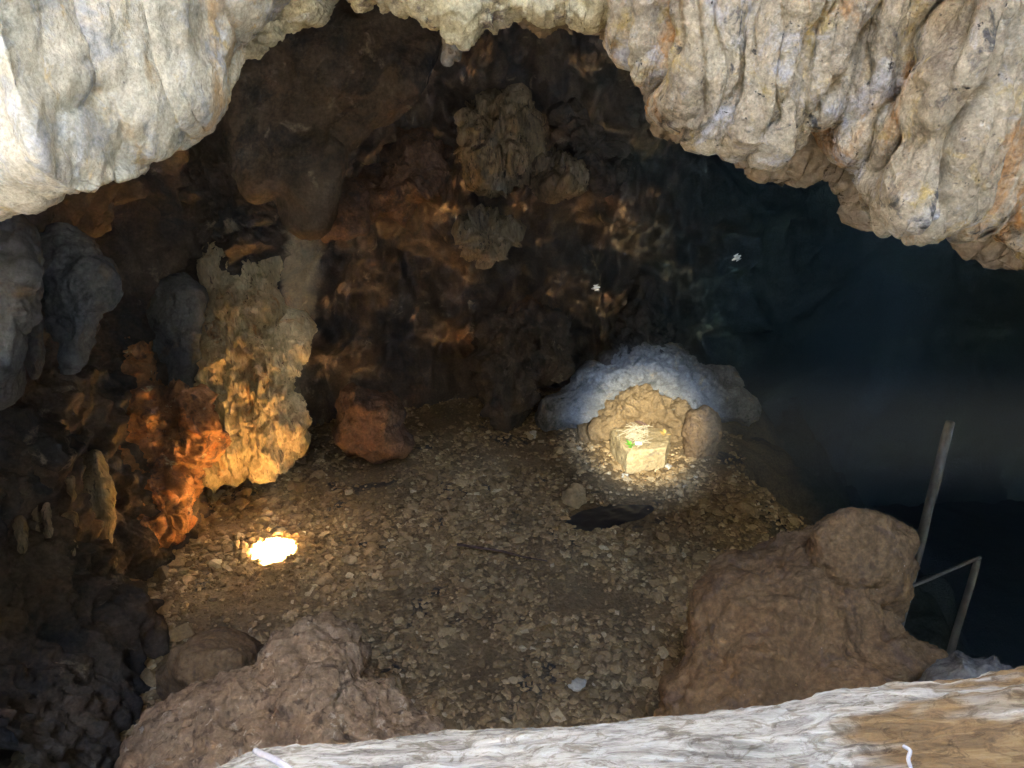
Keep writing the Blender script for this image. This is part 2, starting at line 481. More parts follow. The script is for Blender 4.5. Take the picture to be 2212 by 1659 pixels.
# rocky skirt of the left wall where it meets the floor
bl_ = resample(np.c_[np.array([PF(u, v)[:2] for u, v in ((470, 1010), (435, 1040), (385, 1130), (300, 1225), (225, 1310), (290, 1400), (200, 1560), (120, 1900))]), np.zeros(8)], 340)
hh_ = np.linspace(-0.08, 1, 190)
Vk = np.zeros((190, 340, 3))
Vk[..., 0] = bl_[None, :, 0] - 1.25 * np.clip(hh_, 0, 1)[:, None] ** 1.4
Vk[..., 1] = bl_[None, :, 1] + 0.15 * hh_[:, None]
Vk[..., 2] = 2.9 * hh_[:, None]
Nk = grid_normals(Vk); Nk *= np.sign(Nk[..., 0].mean())
wk = Vk.reshape(-1, 3)
dk = np.clip(hh_ * 4, 0.85, 1)[:, None].repeat(340, 1).ravel() * 1.0
dk = dk * (0.30 * fbm(wk * 0.9 + 5, 4) + 0.13 * ridged(wk * np.array([2.6, 2.6, 1.3]) + 2, 4) + 0.10 * ridged(wk * np.array([5.5, 5.5, 0.6]) + 7, 3) + 0.04 * fbm(wk * 9, 4))
wk = wk + Nk.reshape(-1, 3) * dk[:, None]
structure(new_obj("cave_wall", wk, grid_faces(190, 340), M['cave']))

# unseen tube added over the roof hole to cut stray sky light
ch0 = PATCH + SUN_DIR * 6.6
cvv, cff = tube(np.array([ch0 + SUN_DIR * t for t in np.linspace(0, 2.6, 14)]), 0.36, 24, cap=False)
cvv = cvv + 0.05 * np.stack([fbm(cvv * 3, 3), fbm(cvv * 3 + 9, 3), 0 * cvv[:, 0]], -1)
structure(new_obj("sky_baffle", cvv, cff, M['sky_blocker']))

# outside: the earth floor, and an unseen enclosure added to cut down the sky light
gx = np.linspace(-9, 11, 120); gy = np.linspace(-10, 0.95, 80)
X, Y = np.meshgrid(gx, gy)
pp = np.stack([X, Y, 0 * X], -1).reshape(-1, 3)
Zg = 3.3 + 0.08 * fbm(pp * 0.9, 4).reshape(X.shape)
structure(new_obj("ground", np.stack([X, Y, Zg], -1).reshape(-1, 3), grid_faces(80, 120), M['ground']))
OPEN = (-1.4, 1.4, -4.6, -3.2)              # gap left in the added enclosure, sized to set the daylight
ZT = 11.5
def slab(name, A, B, C_, n, m, amp, skip=None, mat='sky_blocker'):
    A, B, C_ = (np.array(q, float) for q in (A, B, C_))
    s = np.linspace(0, 1, n)[:, None, None]; t = np.linspace(0, 1, m)[None, :, None]
    V = A + s * (B - A) + t * (C_ - A)
    N = np.cross(B - A, C_ - A); N /= np.linalg.norm(N)
    W = V.reshape(-1, 3)
    W = W + N * (amp * fbm(W * 0.6, 5))[:, None]
    Fq = grid_faces(n, m)
    if skip is not None:
        c = W[Fq].mean(axis=1); Fq = Fq[~skip(c)]
    return W, Fq
def merge(parts):
    vs_, fs_, k = [], [], 0
    for v, f in parts:
        vs_.append(v); fs_.append(f + k); k += len(v)
    return np.concatenate(vs_), np.concatenate(fs_)
sk = lambda c: (c[:, 0] > OPEN[0]) & (c[:, 0] < OPEN[1]) & (c[:, 1] > OPEN[2]) & (c[:, 1] < OPEN[3])
parts = [slab("r", (-9, -10, ZT), (11, -10, ZT), (-9, 4.6, ZT), 100, 80, 0.4, sk),
         slab("b", (-9, -9.5, 2.5), (11, -9.5, 2.5), (-9, -9.5, 12.5), 80, 50, 0.5),
         slab("l", (-8, -10.2, 2.5), (-8, 5, 2.5), (-8, -10.2, 12.5), 80, 50, 0.5),
         slab("rt", (10, -10.2, 2.5), (10, 5, 2.5), (10, -10.2, 12.5), 80, 50, 0.5)]
v_, f_ = merge(parts)
structure(new_obj("sky_blocker", v_, f_, M['sky_blocker']))  # added walls and roof, out of view, that hold back the sky
pd = bpy.data.lights.new("sky_portal", 'AREA')
pd.shape = 'RECTANGLE'; pd.size = OPEN[1] - OPEN[0] + 0.6; pd.size_y = OPEN[3] - OPEN[2] + 0.6
pd.cycles.is_portal = True
po = bpy.data.objects.new("sky_portal", pd); COL.objects.link(po)
po.location = ((OPEN[0] + OPEN[1]) / 2, (OPEN[2] + OPEN[3]) / 2, ZT + 0.3)

# ------------------------------------------------------------------ rock arch over the cave mouth
def curtain(name, lip, n, mat, parent, front=3.0, back=2.2, r=0.10, lean=0.10, rise=0.55, amp=0.05, freq=3.0,
            rib=None, seed=0.0, jag=0.0, rf=150, fine=0.012, backrows=50):
    """lip: (u, v, depth) along the lower edge. front face rises from it, back face runs into the cave."""
    q = resample(lip, n)
    L = P(q[:, 0], q[:, 1], q[:, 2])
    if jag:
        L = L + np.stack([0 * L[:, 0], 0 * L[:, 0], jag * fbm(L * 22 + seed, 3, 0.6)], -1)
    tb = np.linspace(1, 0, backrows, endpoint=False) ** 1.6 * back
    hf = np.linspace(0, 1, rf) ** 1.7 * front
    rows = []
    for b in tb:
        z = r * 0.6 * (1 - math.sqrt(max(0, 1 - min(b / (r * 2), 1) ** 2))) + rise * max(0, b - r)
        rows.append(L + np.array([0, b, z]))
    for h in hf:
        k = min(h / r, 1)
        y = -r * math.sqrt(max(0, 1 - (1 - k) ** 2)) - lean * h
        rows.append(L + np.array([0, y, h]))
    V = np.array(rows)
    N = grid_normals(V)
    fsel = N[len(tb) + rf // 2]
    if fsel[:, 1].mean() > 0: N = -N
    w = V.reshape(-1, 3); nn = N.reshape(-1, 3)
    hgt = np.concatenate([-tb, hf])[:, None].repeat(n, 1).reshape(-1)
    d = amp * fbm(w * freq + seed, 6, 0.52)
    if rib:
        ra, rfq, rw, rz = rib
        s = w[:, 0] * rfq + rw * 1.6 * fbm(w * np.array([1.5, 1.5, 1.5]) + seed, 3)
        s2 = w[:, 0] * rfq * 2.3 + 2.2 * rw * fbm(w * np.array([2.0, 2.0, 1.1]) + seed + 7, 3)
        brk = np.clip(0.9 + 0.8 * fbm(w * np.array([2.0, 2.0, rz * 3.0]) + seed + 3, 2), 0.3, 1.25)
        d = d + ra * (lobes(s) - 0.6) * brk + 0.28 * ra * (lobes(s2) - 0.6)
    d = d + fine * ridged(w * 13 + seed, 3)
    w = w + nn * d[:, None]
    F_ = grid_faces(len(rows), n)
    return new_obj(name, w, F_, mat, parent=parent)

arch = empty("rock_arch", (0.0, 3.0, 6.0))
tag(arch, "pale daylit limestone arch framing the cave mouth, ribbed and ochre-stained on its right", "rock arch")
lipL = [(-1100, 1500, 2.3), (-600, 1000, 2.3), (-250, 620, 2.4), (-80, 490, 2.5), (0, 468, 2.60), (37, 453, 2.52), (77, 450, 2.44), (107, 437, 2.38), (143, 402, 2.30), (180, 412, 2.22), (192, 398, 2.24), (267, 383, 2.40),
        (300, 353, 2.5), (323, 337, 2.52), (342, 343, 2.54), (377, 307, 2.6), (400, 277, 2.65), (420, 272, 2.67), (457, 237, 2.72), (477, 193, 2.78),
        (483, 160, 2.8), (487, 143, 2.82), (510, 113, 2.86), (540, 75, 2.9), (580, 30, 2.95), (620, -20, 3.0), (680, -90, 3.05), (760, -170, 3.1)]
curtain("smooth_overhang", lipL, 620, M['arch_left'], arch, r=0.16, lean=0.16, amp=0.035, freq=2.0, rib=(0.03, 2.0, 0.5, 0.2), seed=2.0, jag=0.010, fine=0.005)
lipL2 = [(440, 120, 3.3), (500, 118, 3.3), (547, 110, 3.3), (563, 90, 3.3), (597, 88, 3.3), (610, 70, 3.32), (643, 57, 3.34), (680, 37, 3.36), (703, 0, 3.4), (720, -30, 3.4), (740, -35, 3.4), (764, -5, 3.3), (774, 12, 3.28),
         (787, 15, 3.27), (804, 5, 3.26), (824, 23, 3.25), (837, 17, 3.24), (870, 37, 3.22), (892, 23, 3.2), (904, 37, 3.2), (927, 40, 3.2), (950, 57, 3.2), (957, 67, 3.2), (990, 88, 3.2), (1007, 97, 3.2), (1024, 85, 3.2),
         (1054, 70, 3.2), (1074, 60, 3.2), (1090, 47, 3.2), (1107, 36, 3.2), (1140, 24, 3.2), (1170, 32, 3.2), (1230, 28, 3.2), (1260, 42, 3.18), (1285, 46, 3.16), (1305, 40, 3.14), (1330, 10, 3.12), (1360, -30, 3.1), (1420, -60, 3.1)]
curtain("scalloped_lip", lipL2, 420, M['arch_mid'], arch, r=0.11, lean=0.12, amp=0.05, freq=4.5, seed=5.0, jag=0.012, front=2.6, fine=0.014, rf=110)
# the rough paler ledge behind the scalloped lip
lipM = [(1080, 20, 3.5), (1110, 35, 3.5), (1120, 50, 3.5), (1150, 70, 3.5), (1184, 75, 3.5), (1230, 70, 3.5), (1247, 60, 3.5), (1277, 62, 3.5), (1310, 70, 3.5), (1340, 95, 3.5), (1350, 103, 3.45), (1360, 127, 3.42), (1380, 140, 3.4),
        (1387, 160, 3.36), (1404, 187, 3.34), (1414, 227, 3.3), (1427, 260, 3.3), (1444, 278, 3.3), (1457, 275, 3.3), (1475, 287, 3.3), (1495, 302, 3.3), (1522, 310, 3.3), (1538, 313, 3.3), (1558, 299, 3.3), (1575, 317, 3.3), (1592, 327, 3.3), (1602, 343, 3.3), (1622, 350, 3.3), (1638, 365, 3.3),
        (1655, 357, 3.3), (1675, 362, 3.3), (1695, 357, 3.3), (1708, 380, 3.3), (1722, 387, 3.3), (1742, 380, 3.3), (1772, 377, 3.3), (1795, 380, 3.3), (1808, 397, 3.3), (1825, 403, 3.3), (1845, 417, 3.28), (1858, 437, 3.25), (1872, 463, 3.2), (1905, 480, 3.15), (1960, 470, 3.1), (2040, 470, 3.1), (2078, 490, 3.1), (2092, 515, 3.1), (2118, 542, 3.1), (2132, 530, 3.1), (2152, 557, 3.1),
        (2178, 565, 3.1), (2195, 573, 3.1), (2212, 575, 3.1), (2300, 620, 3.1), (2600, 850, 3.0), (3200, 1500, 3.0)]
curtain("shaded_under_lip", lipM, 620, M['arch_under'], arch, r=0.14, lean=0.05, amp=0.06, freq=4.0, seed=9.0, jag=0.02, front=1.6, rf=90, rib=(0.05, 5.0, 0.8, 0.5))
lipR = [(1290, -80, 3.1), (1325, -10, 3.05), (1338, 40, 3.0), (1345, 75, 2.98), (1360, 110, 2.95), (1385, 135, 2.9), (1412, 148, 2.88), (1432, 190, 2.86), (1450, 235, 2.85), (1475, 267, 2.83), (1500, 283, 2.82), (1522, 297, 2.8), (1540, 293, 2.8), (1555, 290, 2.8), (1575, 303, 2.8), (1592, 313, 2.78),
        (1610, 308, 2.78), (1625, 300, 2.78), (1637, 322, 2.77), (1645, 333, 2.76), (1660, 322, 2.76), (1675, 310, 2.76), (1690, 308, 2.75), (1708, 317, 2.75), (1720, 308, 2.75), (1732, 310, 2.74), (1750, 292, 2.74), (1768, 277, 2.74), (1782, 258, 2.74), (1795, 247, 2.73), (1812, 260, 2.72), (1824, 292, 2.71), (1835, 310, 2.7),
        (1860, 340, 2.7), (1880, 356, 2.68), (1892, 362, 2.68), (1903, 366, 2.66), (1900, 400, 2.62), (1901, 430, 2.6), (1910, 465, 2.58), (1920, 492, 2.56), (1942, 506, 2.55), (1965, 506, 2.55), (1988, 487, 2.56), (2010, 490, 2.58), (2038, 496, 2.6), (2058, 488, 2.62), (2075, 480, 2.65), (2110, 455, 2.7), (2150, 470, 2.7), (2180, 500, 2.7), (2212, 515, 2.7),
        (2300, 560, 2.7), (2500, 680, 2.7), (2900, 1200, 2.6)]
curtain("ribbed_drapery", lipR, 900, M['arch_right'], arch, r=0.13, lean=0.14, amp=0.035, freq=2.2, seed=12.0, jag=0.012, rib=(0.13, 6.5, 0.7, 0.15), fine=0.008, rf=210)
rock("stalactite", [(957, 50), (958, 110), (956, 134), (966, 139), (975, 134), (978, 128), (990, 134), (997, 130), (998, 95), (985, 60)], 3.5, 0.07, 0.07, M['pale_grey'], amp=0.02, freq=6, parent=arch, nth=80, nph=50)

# ------------------------------------------------------------------ formations on the cave walls
def thing(o, label, cat, group=None): return tag(o, label, cat, group)

thing(rock("flowstone_column", [(452, 545), (480, 505), (515, 515), (545, 545), (580, 570), (588, 640), (560, 690), (590, 730), (630, 700), (648, 760), (620, 800), (615, 850), (640, 880), (650, 960), (600, 985), (560, 1010), (470, 1020), (425, 1030), (440, 960), (450, 880), (445, 800), (440, 700), (448, 600)],
     9.3, 0.45, 0.5, M['gold'], amp=0.17, freq=1.8, flute=(0.075, 6.0, 0.08), rid=0.04, fine=0.02, nth=420, nph=240, centre=(530, 790)),
     "tall fluted ochre flowstone column glowing warm on the left cave wall", "flowstone")
thing(rock("orange_outcrop", [(200, 800), (260, 740), (300, 760), (330, 840), (370, 850), (430, 860), (450, 900), (430, 960), (390, 1000), (380, 1060), (390, 1130), (330, 1130), (270, 1110), (225, 1060), (180, 1000), (190, 920)],
     8.7, 0.55, 0.6, M['orange'], amp=0.22, freq=1.9, flute=(0.05, 4.0, 0.3), rid=0.08, fine=0.02, nth=380, nph=210),
     "rust orange jagged outcrop low on the left wall beside the fluted column", "outcrop")
thing(rock("hanging_lobe", [(-60, 470), (40, 470), (70, 520), (75, 600), (60, 680), (30, 720), (28, 780), (10, 860), (-60, 850)], 4.6, 0.25, 0.4, M['grey'], amp=0.07, freq=2.4, flute=(0.025, 3.5, 0.15), fine=0.008), "smooth dark grey rock lobe hanging at the far left edge under the arch", "rock lobe")
thing(rock("hanging_lobe", [(75, 530), (120, 500), (200, 520), (228, 580), (225, 640), (195, 690), (180, 730), (178, 800), (155, 812), (130, 805), (135, 740), (100, 700), (85, 620)], 5.4, 0.22, 0.4, M['grey'], amp=0.08, freq=2.4, flute=(0.03, 3.5, 0.15), fine=0.008), "broad smooth grey rock lobe with pointed foot, right of the edge lobe", "rock lobe")
thing(rock("hanging_lobe", [(40, 690), (60, 670), (95, 690), (98, 760), (85, 790), (75, 825), (62, 790), (45, 740)], 5.0, 0.15, 0.2, M['grey'], amp=0.03, freq=4, nth=120, nph=60), "small grey drip lobe hanging between two broader grey lobes", "rock lobe")
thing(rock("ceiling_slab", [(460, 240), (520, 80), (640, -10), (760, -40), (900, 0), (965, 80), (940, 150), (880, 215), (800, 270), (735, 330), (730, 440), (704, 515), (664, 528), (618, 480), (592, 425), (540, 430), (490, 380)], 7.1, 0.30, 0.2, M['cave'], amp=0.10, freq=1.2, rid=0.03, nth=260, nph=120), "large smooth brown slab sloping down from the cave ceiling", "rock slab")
thing(rock("red_block", [(690, 400), (720, 375), (770, 385), (795, 420), (790, 500), (750, 525), (700, 520), (688, 460)], 9.4, 0.3, 0.6, M['red'], amp=0.10, freq=2.5, nth=140, nph=80), "reddish rock block protruding below the sloping ceiling slab", "rock block")
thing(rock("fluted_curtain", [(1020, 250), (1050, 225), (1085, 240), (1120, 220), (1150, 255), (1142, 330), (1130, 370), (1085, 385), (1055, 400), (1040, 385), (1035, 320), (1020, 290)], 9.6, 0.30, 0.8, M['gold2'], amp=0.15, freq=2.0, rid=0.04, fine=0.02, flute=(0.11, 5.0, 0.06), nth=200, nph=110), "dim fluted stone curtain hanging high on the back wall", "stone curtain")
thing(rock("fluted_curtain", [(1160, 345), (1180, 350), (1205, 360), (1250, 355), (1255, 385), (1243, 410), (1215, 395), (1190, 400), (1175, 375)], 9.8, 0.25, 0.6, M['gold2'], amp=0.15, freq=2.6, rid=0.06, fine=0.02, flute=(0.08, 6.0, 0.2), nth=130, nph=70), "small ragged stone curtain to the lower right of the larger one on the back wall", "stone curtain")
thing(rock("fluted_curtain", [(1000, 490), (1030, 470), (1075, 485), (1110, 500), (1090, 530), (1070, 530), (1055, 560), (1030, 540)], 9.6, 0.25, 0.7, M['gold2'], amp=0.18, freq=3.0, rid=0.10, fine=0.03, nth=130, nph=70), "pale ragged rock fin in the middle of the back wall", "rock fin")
thing(rock("round_boulder", [(730, 875), (760, 842), (800, 835), (848, 850), (872, 890), (878, 950), (870, 985), (800, 992), (745, 980), (722, 930)], 10.2, 0.4, 0.4, M['red'], amp=0.12, freq=2.2, nth=160, nph=90), "rounded reddish boulder at the foot of the back wall, left of the centre", "boulder")
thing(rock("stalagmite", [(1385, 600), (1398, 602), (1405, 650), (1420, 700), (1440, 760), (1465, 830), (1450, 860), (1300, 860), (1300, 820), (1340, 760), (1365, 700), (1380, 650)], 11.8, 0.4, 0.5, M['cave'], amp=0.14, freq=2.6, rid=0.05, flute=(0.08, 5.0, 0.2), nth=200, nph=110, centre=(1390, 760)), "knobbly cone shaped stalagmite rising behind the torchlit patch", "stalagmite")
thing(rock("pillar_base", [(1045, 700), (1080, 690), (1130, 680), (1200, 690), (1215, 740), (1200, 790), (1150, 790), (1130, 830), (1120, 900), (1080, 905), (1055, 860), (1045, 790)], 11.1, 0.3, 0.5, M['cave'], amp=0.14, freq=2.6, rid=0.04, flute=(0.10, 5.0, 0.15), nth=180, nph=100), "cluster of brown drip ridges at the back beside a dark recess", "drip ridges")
thing(rock("stone_drape", [(350, 610), (400, 590), (430, 640), (425, 760), (405, 860), (385, 878), (362, 860), (345, 780), (335, 690)], 8.8, 0.2, 0.5, M['grey'], amp=0.08, freq=2.2, flute=(0.04, 3.0, 0.1)), "smooth grey-brown stone drape hanging between the grey lobes and the ochre column", "stone drape")
thing(rock("stone_tooth", [(182, 985), (205, 972), (225, 1020), (238, 1060), (240, 1120), (228, 1220), (217, 1245), (205, 1180), (185, 1100), (172, 1030)], 7.3, 0.2, 0.4, M['gold2'], amp=0.045, freq=3.0, flute=(0.02, 6.0, 0.15), rid=0.01, fine=0.01), "pale knobbly tooth of stone left below the orange outcrop", "stone tooth")
thing(rock("fluted_skirt", [(280, 1060), (330, 1035), (388, 1035), (388, 1130), (372, 1148), (340, 1138), (310, 1155), (285, 1130)], 8.35, 0.2, 0.4, M['orange'], amp=0.08, freq=3.0, flute=(0.12, 6.0, 0.08), fine=0.02), "fluted orange stone skirt under the orange outcrop", "stone skirt")
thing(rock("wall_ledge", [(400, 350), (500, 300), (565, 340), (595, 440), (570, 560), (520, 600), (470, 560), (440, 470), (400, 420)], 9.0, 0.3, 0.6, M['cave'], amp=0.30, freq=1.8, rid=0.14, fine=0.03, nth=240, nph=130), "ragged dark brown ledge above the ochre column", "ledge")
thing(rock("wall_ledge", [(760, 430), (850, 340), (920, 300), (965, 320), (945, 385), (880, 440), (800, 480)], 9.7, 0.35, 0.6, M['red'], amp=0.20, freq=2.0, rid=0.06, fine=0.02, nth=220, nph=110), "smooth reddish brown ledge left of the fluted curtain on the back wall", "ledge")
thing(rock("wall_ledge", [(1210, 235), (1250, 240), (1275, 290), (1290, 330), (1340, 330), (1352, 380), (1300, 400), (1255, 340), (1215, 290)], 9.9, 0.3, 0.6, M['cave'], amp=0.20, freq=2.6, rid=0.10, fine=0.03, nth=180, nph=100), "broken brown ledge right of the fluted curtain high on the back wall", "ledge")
for (u, v, h, wd, dep, lab) in ((150, 1165, 110, 26, 6.3, "pale crooked drip stone low on the dark left wall, largest of the drips"), (75, 1110, 90, 20, 6.0, "thin pale drip stone left of the largest drip"),
        (100, 1125, 70, 16, 6.0, "slim drip stone between the thin left drip and the largest one"), (150, 1060, 60, 18, 6.5, "short drip stone above the largest drip"), (45, 1155, 80, 18, 5.7, "faint drip stone nearest the left edge of the cave")):
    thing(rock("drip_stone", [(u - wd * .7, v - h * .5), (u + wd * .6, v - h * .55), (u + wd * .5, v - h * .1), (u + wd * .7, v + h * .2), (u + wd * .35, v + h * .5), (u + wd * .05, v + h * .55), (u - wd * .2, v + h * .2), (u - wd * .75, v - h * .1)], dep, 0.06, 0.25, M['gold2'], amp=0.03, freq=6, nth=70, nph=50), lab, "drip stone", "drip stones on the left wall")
# rocks round the torchlit spot
thing(rock("pale_outcrop", [(1170, 915), (1180, 880), (1232, 850), (1250, 800), (1312, 788), (1340, 742), (1420, 752), (1470, 742), (1510, 792), (1572, 802), (1590, 852), (1640, 872), (1650, 912), (1500, 915), (1400, 905), (1280, 915)], 11.4, 0.25, 0.6, M['pale_grey'], amp=0.17, freq=1.5, rid=0.06, flute=(0.02, 3, 0.5), fine=0.012, nth=280, nph=150), "bluish white rock face in the upper rim of the torch beam", "rock face")
thing(rock("earth_mound", [(1265, 945), (1300, 900), (1345, 850), (1390, 838), (1430, 858), (1470, 868), (1500, 900), (1530, 950), (1400, 955)], 11.1, 0.45, 0.4, M['floor'], amp=0.14, freq=3.0, rid=0.07, fine=0.03, nth=200, nph=110), "low tan earth mound behind the torchlit stone block", "mound")
thing(rock("side_boulder", [(1478, 935), (1490, 890), (1520, 875), (1555, 890), (1562, 930), (1545, 985), (1500, 1000), (1480, 970)], 10.4, 0.22, 0.3, M['boulder'], amp=0.08, freq=2.6, nth=140, nph=80), "smooth brown boulder at the right rim of the torch beam", "boulder")

# ------------------------------------------------------------------ foreground boulders
thing(rock("pitted_boulder", [(240, 1680), (330, 1560), (400, 1505), (480, 1465), (560, 1440), (600, 1372), (650, 1350), (710, 1345), (752, 1370), (776, 1412), (782, 1450), (830, 1472), (880, 1512), (912, 1562), (948, 1605), (990, 1700), (900, 1900), (330, 1900)],
     4.3, 0.55, 0.7, M['pit'], amp=0.10, freq=2.4, rid=0.03, fine=0.02, nth=320, nph=180, centre=(640, 1620), tilt=-0.18, smooth_r=2), "large pitted brown boulder with a knob on top behind the railing, lower left", "boulder")
thing(rock("grey_boulder", [(340, 1460), (370, 1405), (430, 1380), (500, 1378), (560, 1400), (590, 1450), (560, 1540), (400, 1560)], 5.2, 0.4, 0.4, M['boulder'], amp=0.08, freq=2.2, nth=140, nph=80), "dim smooth grey-brown boulder behind the pitted boulder", "boulder")
bb = empty("knobbed_boulder", P(1700, 1500, 4.9) - np.array([0, 0, 0.8]))
tag(bb, "massive brown boulder with a round knob at its top right, behind the railing", "boulder")
rock("boulder_body", [(1425, 1600), (1438, 1480), (1470, 1420), (1485, 1359), (1508, 1293), (1532, 1269), (1555, 1229), (1585, 1216), (1635, 1209), (1652, 1193), (1688, 1163), (1732, 1158), (1765, 1143), (1802, 1124), (1842, 1117), (1888, 1121), (1925, 1141), (1950, 1170), (1958, 1205), (1955, 1245), (1942, 1285), (1930, 1325), (1935, 1346), (1945, 1376), (1975, 1389), (2022, 1423), (2080, 1470), (2160, 1560), (2200, 1750), (1420, 1750)],
     4.6, 0.5, 0.8, M['boulder'], amp=0.09, freq=2.4, rid=0.025, fine=0.015, nth=340, nph=180, parent=bb, centre=(1720, 1480), tilt=-0.15, smooth_r=2)
rock("boulder_knob", [(1740, 1160), (1762, 1139), (1802, 1119), (1842, 1111), (1888, 1114), (1925, 1133), (1955, 1166), (1968, 1199), (1967, 1239), (1955, 1279), (1935, 1312), (1900, 1325), (1850, 1320), (1790, 1270), (1750, 1210)],
     4.62, 0.22, 0.3, M['boulder'], amp=0.08, freq=2.4, fine=0.008, nth=220, nph=120, parent=bb)
thing(rock("low_rock", [(1990, 1480), (2030, 1435), (2070, 1410), (2110, 1420), (2150, 1418), (2180, 1450), (2230, 1500), (2240, 1600), (2000, 1600)], 3.9, 0.3, 0.4, M['grey'], amp=0.06, freq=3.2, rid=0.02, nth=180, nph=100), "low rough grey rock above the right end of the railing", "rock")

# ------------------------------------------------------------------ gravel
protos = []
for k in range(18):
    bm = bmesh.new()
    sc = np.array([1.0, rng.uniform(0.6, 1.0), rng.uniform(0.35, 0.7)])
    for _ in range(15):
        q = rng.normal(size=3); q /= np.linalg.norm(q)
        bm.verts.new(tuple(q * sc * rng.uniform(0.85, 1.05)))
    bmesh.ops.convex_hull(bm, input=bm.verts)
    loose = [v for v in bm.verts if not v.link_faces]
    bmesh.ops.delete(bm, geom=loose, context='VERTS')
    bmesh.ops.triangulate(bm, faces=bm.faces)
    bm.verts.ensure_lookup_table(); bm.verts.index_update()
    protos.append((np.array([v.co[:] for v in bm.verts]), np.array([[v.index for v in f.verts] for f in bm.faces])))
    bm.free()

DARK_SPOT = PF(1312, 1112)
def scatter(n, xr, yr, size, sd, seed_):
    r = np.random.default_rng(seed_)
    x = r.uniform(*xr, n); y = r.uniform(*yr, n)
    pos = np.stack([x, y, 0 * x], -1)
    dens = fbm(pos * 0.9 + 30, 3)
    s = size * np.exp(r.normal(0, sd, n)) * (1 + 0.35 * np.clip(dens, -1, 1))
    keepm = r.uniform(size=n) < np.clip(0.85 + 0.9 * dens, 0.12, 1)
    keepm &= x > -4.3
    keepm &= x + 0.5 * perlin(pos * 1.3 + 60) < 3.45
    keepm &= np.hypot((x - DARK_SPOT[0]) / 0.50, (y - DARK_SPOT[1]) / 0.30) > 1 + 0.25 * np.sin(x * 9)
    return x[keepm], y[keepm], s[keepm]
vs_, fs_, k0 = [], [], 0
batches = [scatter(30000, (-4.8, 6.0), (3.4, 11.6), 0.029, 0.42, 3), scatter(8500, (-4.3, 3.8), (3.2, 8.8), 0.035, 0.38, 4)]
bsel = rng.integers(0, 340, 420)
brx = bl_[bsel, 0] + rng.normal(0.10, 0.22, 420); bry = bl_[bsel, 1] + rng.normal(0, 0.15, 420)
batches.append((brx, bry, 0.055 * np.exp(rng.normal(0, 0.55, 420))))
for (x, y, s) in batches:
    z = floor_z(x, y)
    for i in range(len(x)):
        v, f = protos[rng.integers(18)]
        a = rng.uniform(0, 2 * np.pi); tl = rng.normal(0, 0.35)
        ca, sa, ct, st = math.cos(a), math.sin(a), math.cos(tl), math.sin(tl)
        Rm = np.array([[ca, -sa * ct, sa * st], [sa, ca * ct, -ca * st], [0, st, ct]])
        vv = (v * s[i]) @ Rm.T + np.array([x[i], y[i], z[i] + 0.18 * s[i]])
        vs_.append(vv); fs_.append(f + k0); k0 += len(vv)
gr = new_obj("gravel", np.concatenate(vs_), np.concatenate(fs_), M['stones'], smooth=False)
tag(gr, "loose broken limestone gravel covering the cave floor", "gravel", kind="stuff")

# flat dark patch lying in a gap in the gravel
M['dark_patch'] = plain_mat("dark_patch_mat", (0.022, 0.02, 0.02), 0.35, 0.3, 12)
a_ = np.linspace(0, 2 * np.pi, 60, endpoint=False); r_ = np.linspace(0, 1, 14)
rad_ = 1 + 0.30 * perlin(np.stack([np.cos(a_) * 1.3, np.sin(a_) * 1.3, 0 * a_ + 3.3], -1))
mx = DARK_SPOT[0] + 0.52 * r_[:, None] * rad_ * np.cos(a_ ); my = DARK_SPOT[1] + 0.26 * r_[:, None] * rad_ * np.sin(a_) + 0.25 * (mx - DARK_SPOT[0])
mz = floor_z(mx, my) + 0.008 + 0.02 * perlin(np.stack([mx.ravel() * 4, my.ravel() * 4, 0 * mx.ravel()], -1)).reshape(mx.shape) * 0.3
structure(new_obj("dark_floor_patch", np.stack([mx, my, mz], -1).reshape(-1, 3), grid_faces(14, 60, wrap=True), M['dark_patch']))

# larger loose stones, each on its own
M['pale_stone'] = plain_mat("pale_stone", (0.5, 0.46, 0.38), 0.8, 0.2, 30)
M['tan_stone'] = plain_mat("tan_stone", (0.40, 0.29, 0.15), 0.8, 0.25, 30)
def stone(name, u, v, size, mat, label, cat="stone", group=None, z=0.0, squash=0.7, sd=0):
    p = PF(u, v, z)
    r = np.random.default_rng(sd + int(u))
    nt_, nv = 24, 14
    a = np.linspace(0, 2 * np.pi, nt_, endpoint=False); b = np.linspace(-np.pi / 2, np.pi / 2, nv)
    W = np.stack([np.cos(b)[:, None] * np.cos(a)[None], np.cos(b)[:, None] * np.sin(a)[None], np.sin(b)[:, None] + 0 * a[None]], -1).reshape(-1, 3)
    W = W * (1 + 0.45 * fbm(W * 1.1 + r.uniform(0, 50), 3))[:, None]
    ang = r.uniform(0, 6.28)
    W = W * np.array([1, 0.8, squash]) * size
    W = W @ np.array([[math.cos(ang), math.sin(ang), 0], [-math.sin(ang), math.cos(ang), 0], [0, 0, 1]])
    zb = floor_z(np.array([p[0]]), np.array([p[1]]))[0] if z == 0 else z
    o = new_obj(name, W + np.array([p[0], p[1], zb + size * squash * 0.5]), grid_faces(nv, nt_, wrap=True), mat, origin=np.array([p[0], p[1], zb]))
    return tag(o, label, cat, group)
stone("loose_stone", 755, 1214, 0.075, M['tan_stone'], "yellowish stone on the gravel just right of the glaring light spot")
stone("loose_stone", 1246, 1478, 0.075, M['pale_stone'], "smooth pale oval stone lying alone on the dim floor near the railing", squash=0.55)
stone("loose_stone", 1148, 940, 0.085, M['pale_stone'], "white stone at the foot of the back wall, left of the torch beam")
stone("loose_stone", 1240, 1085, 0.15, M['tan_stone'], "brown stone beside the dark patch on the floor", squash=1.0)
stone("loose_stone", 1350, 1022, 0.05, M['pale_stone'], "pale round pebble in front of the torchlit stone block")
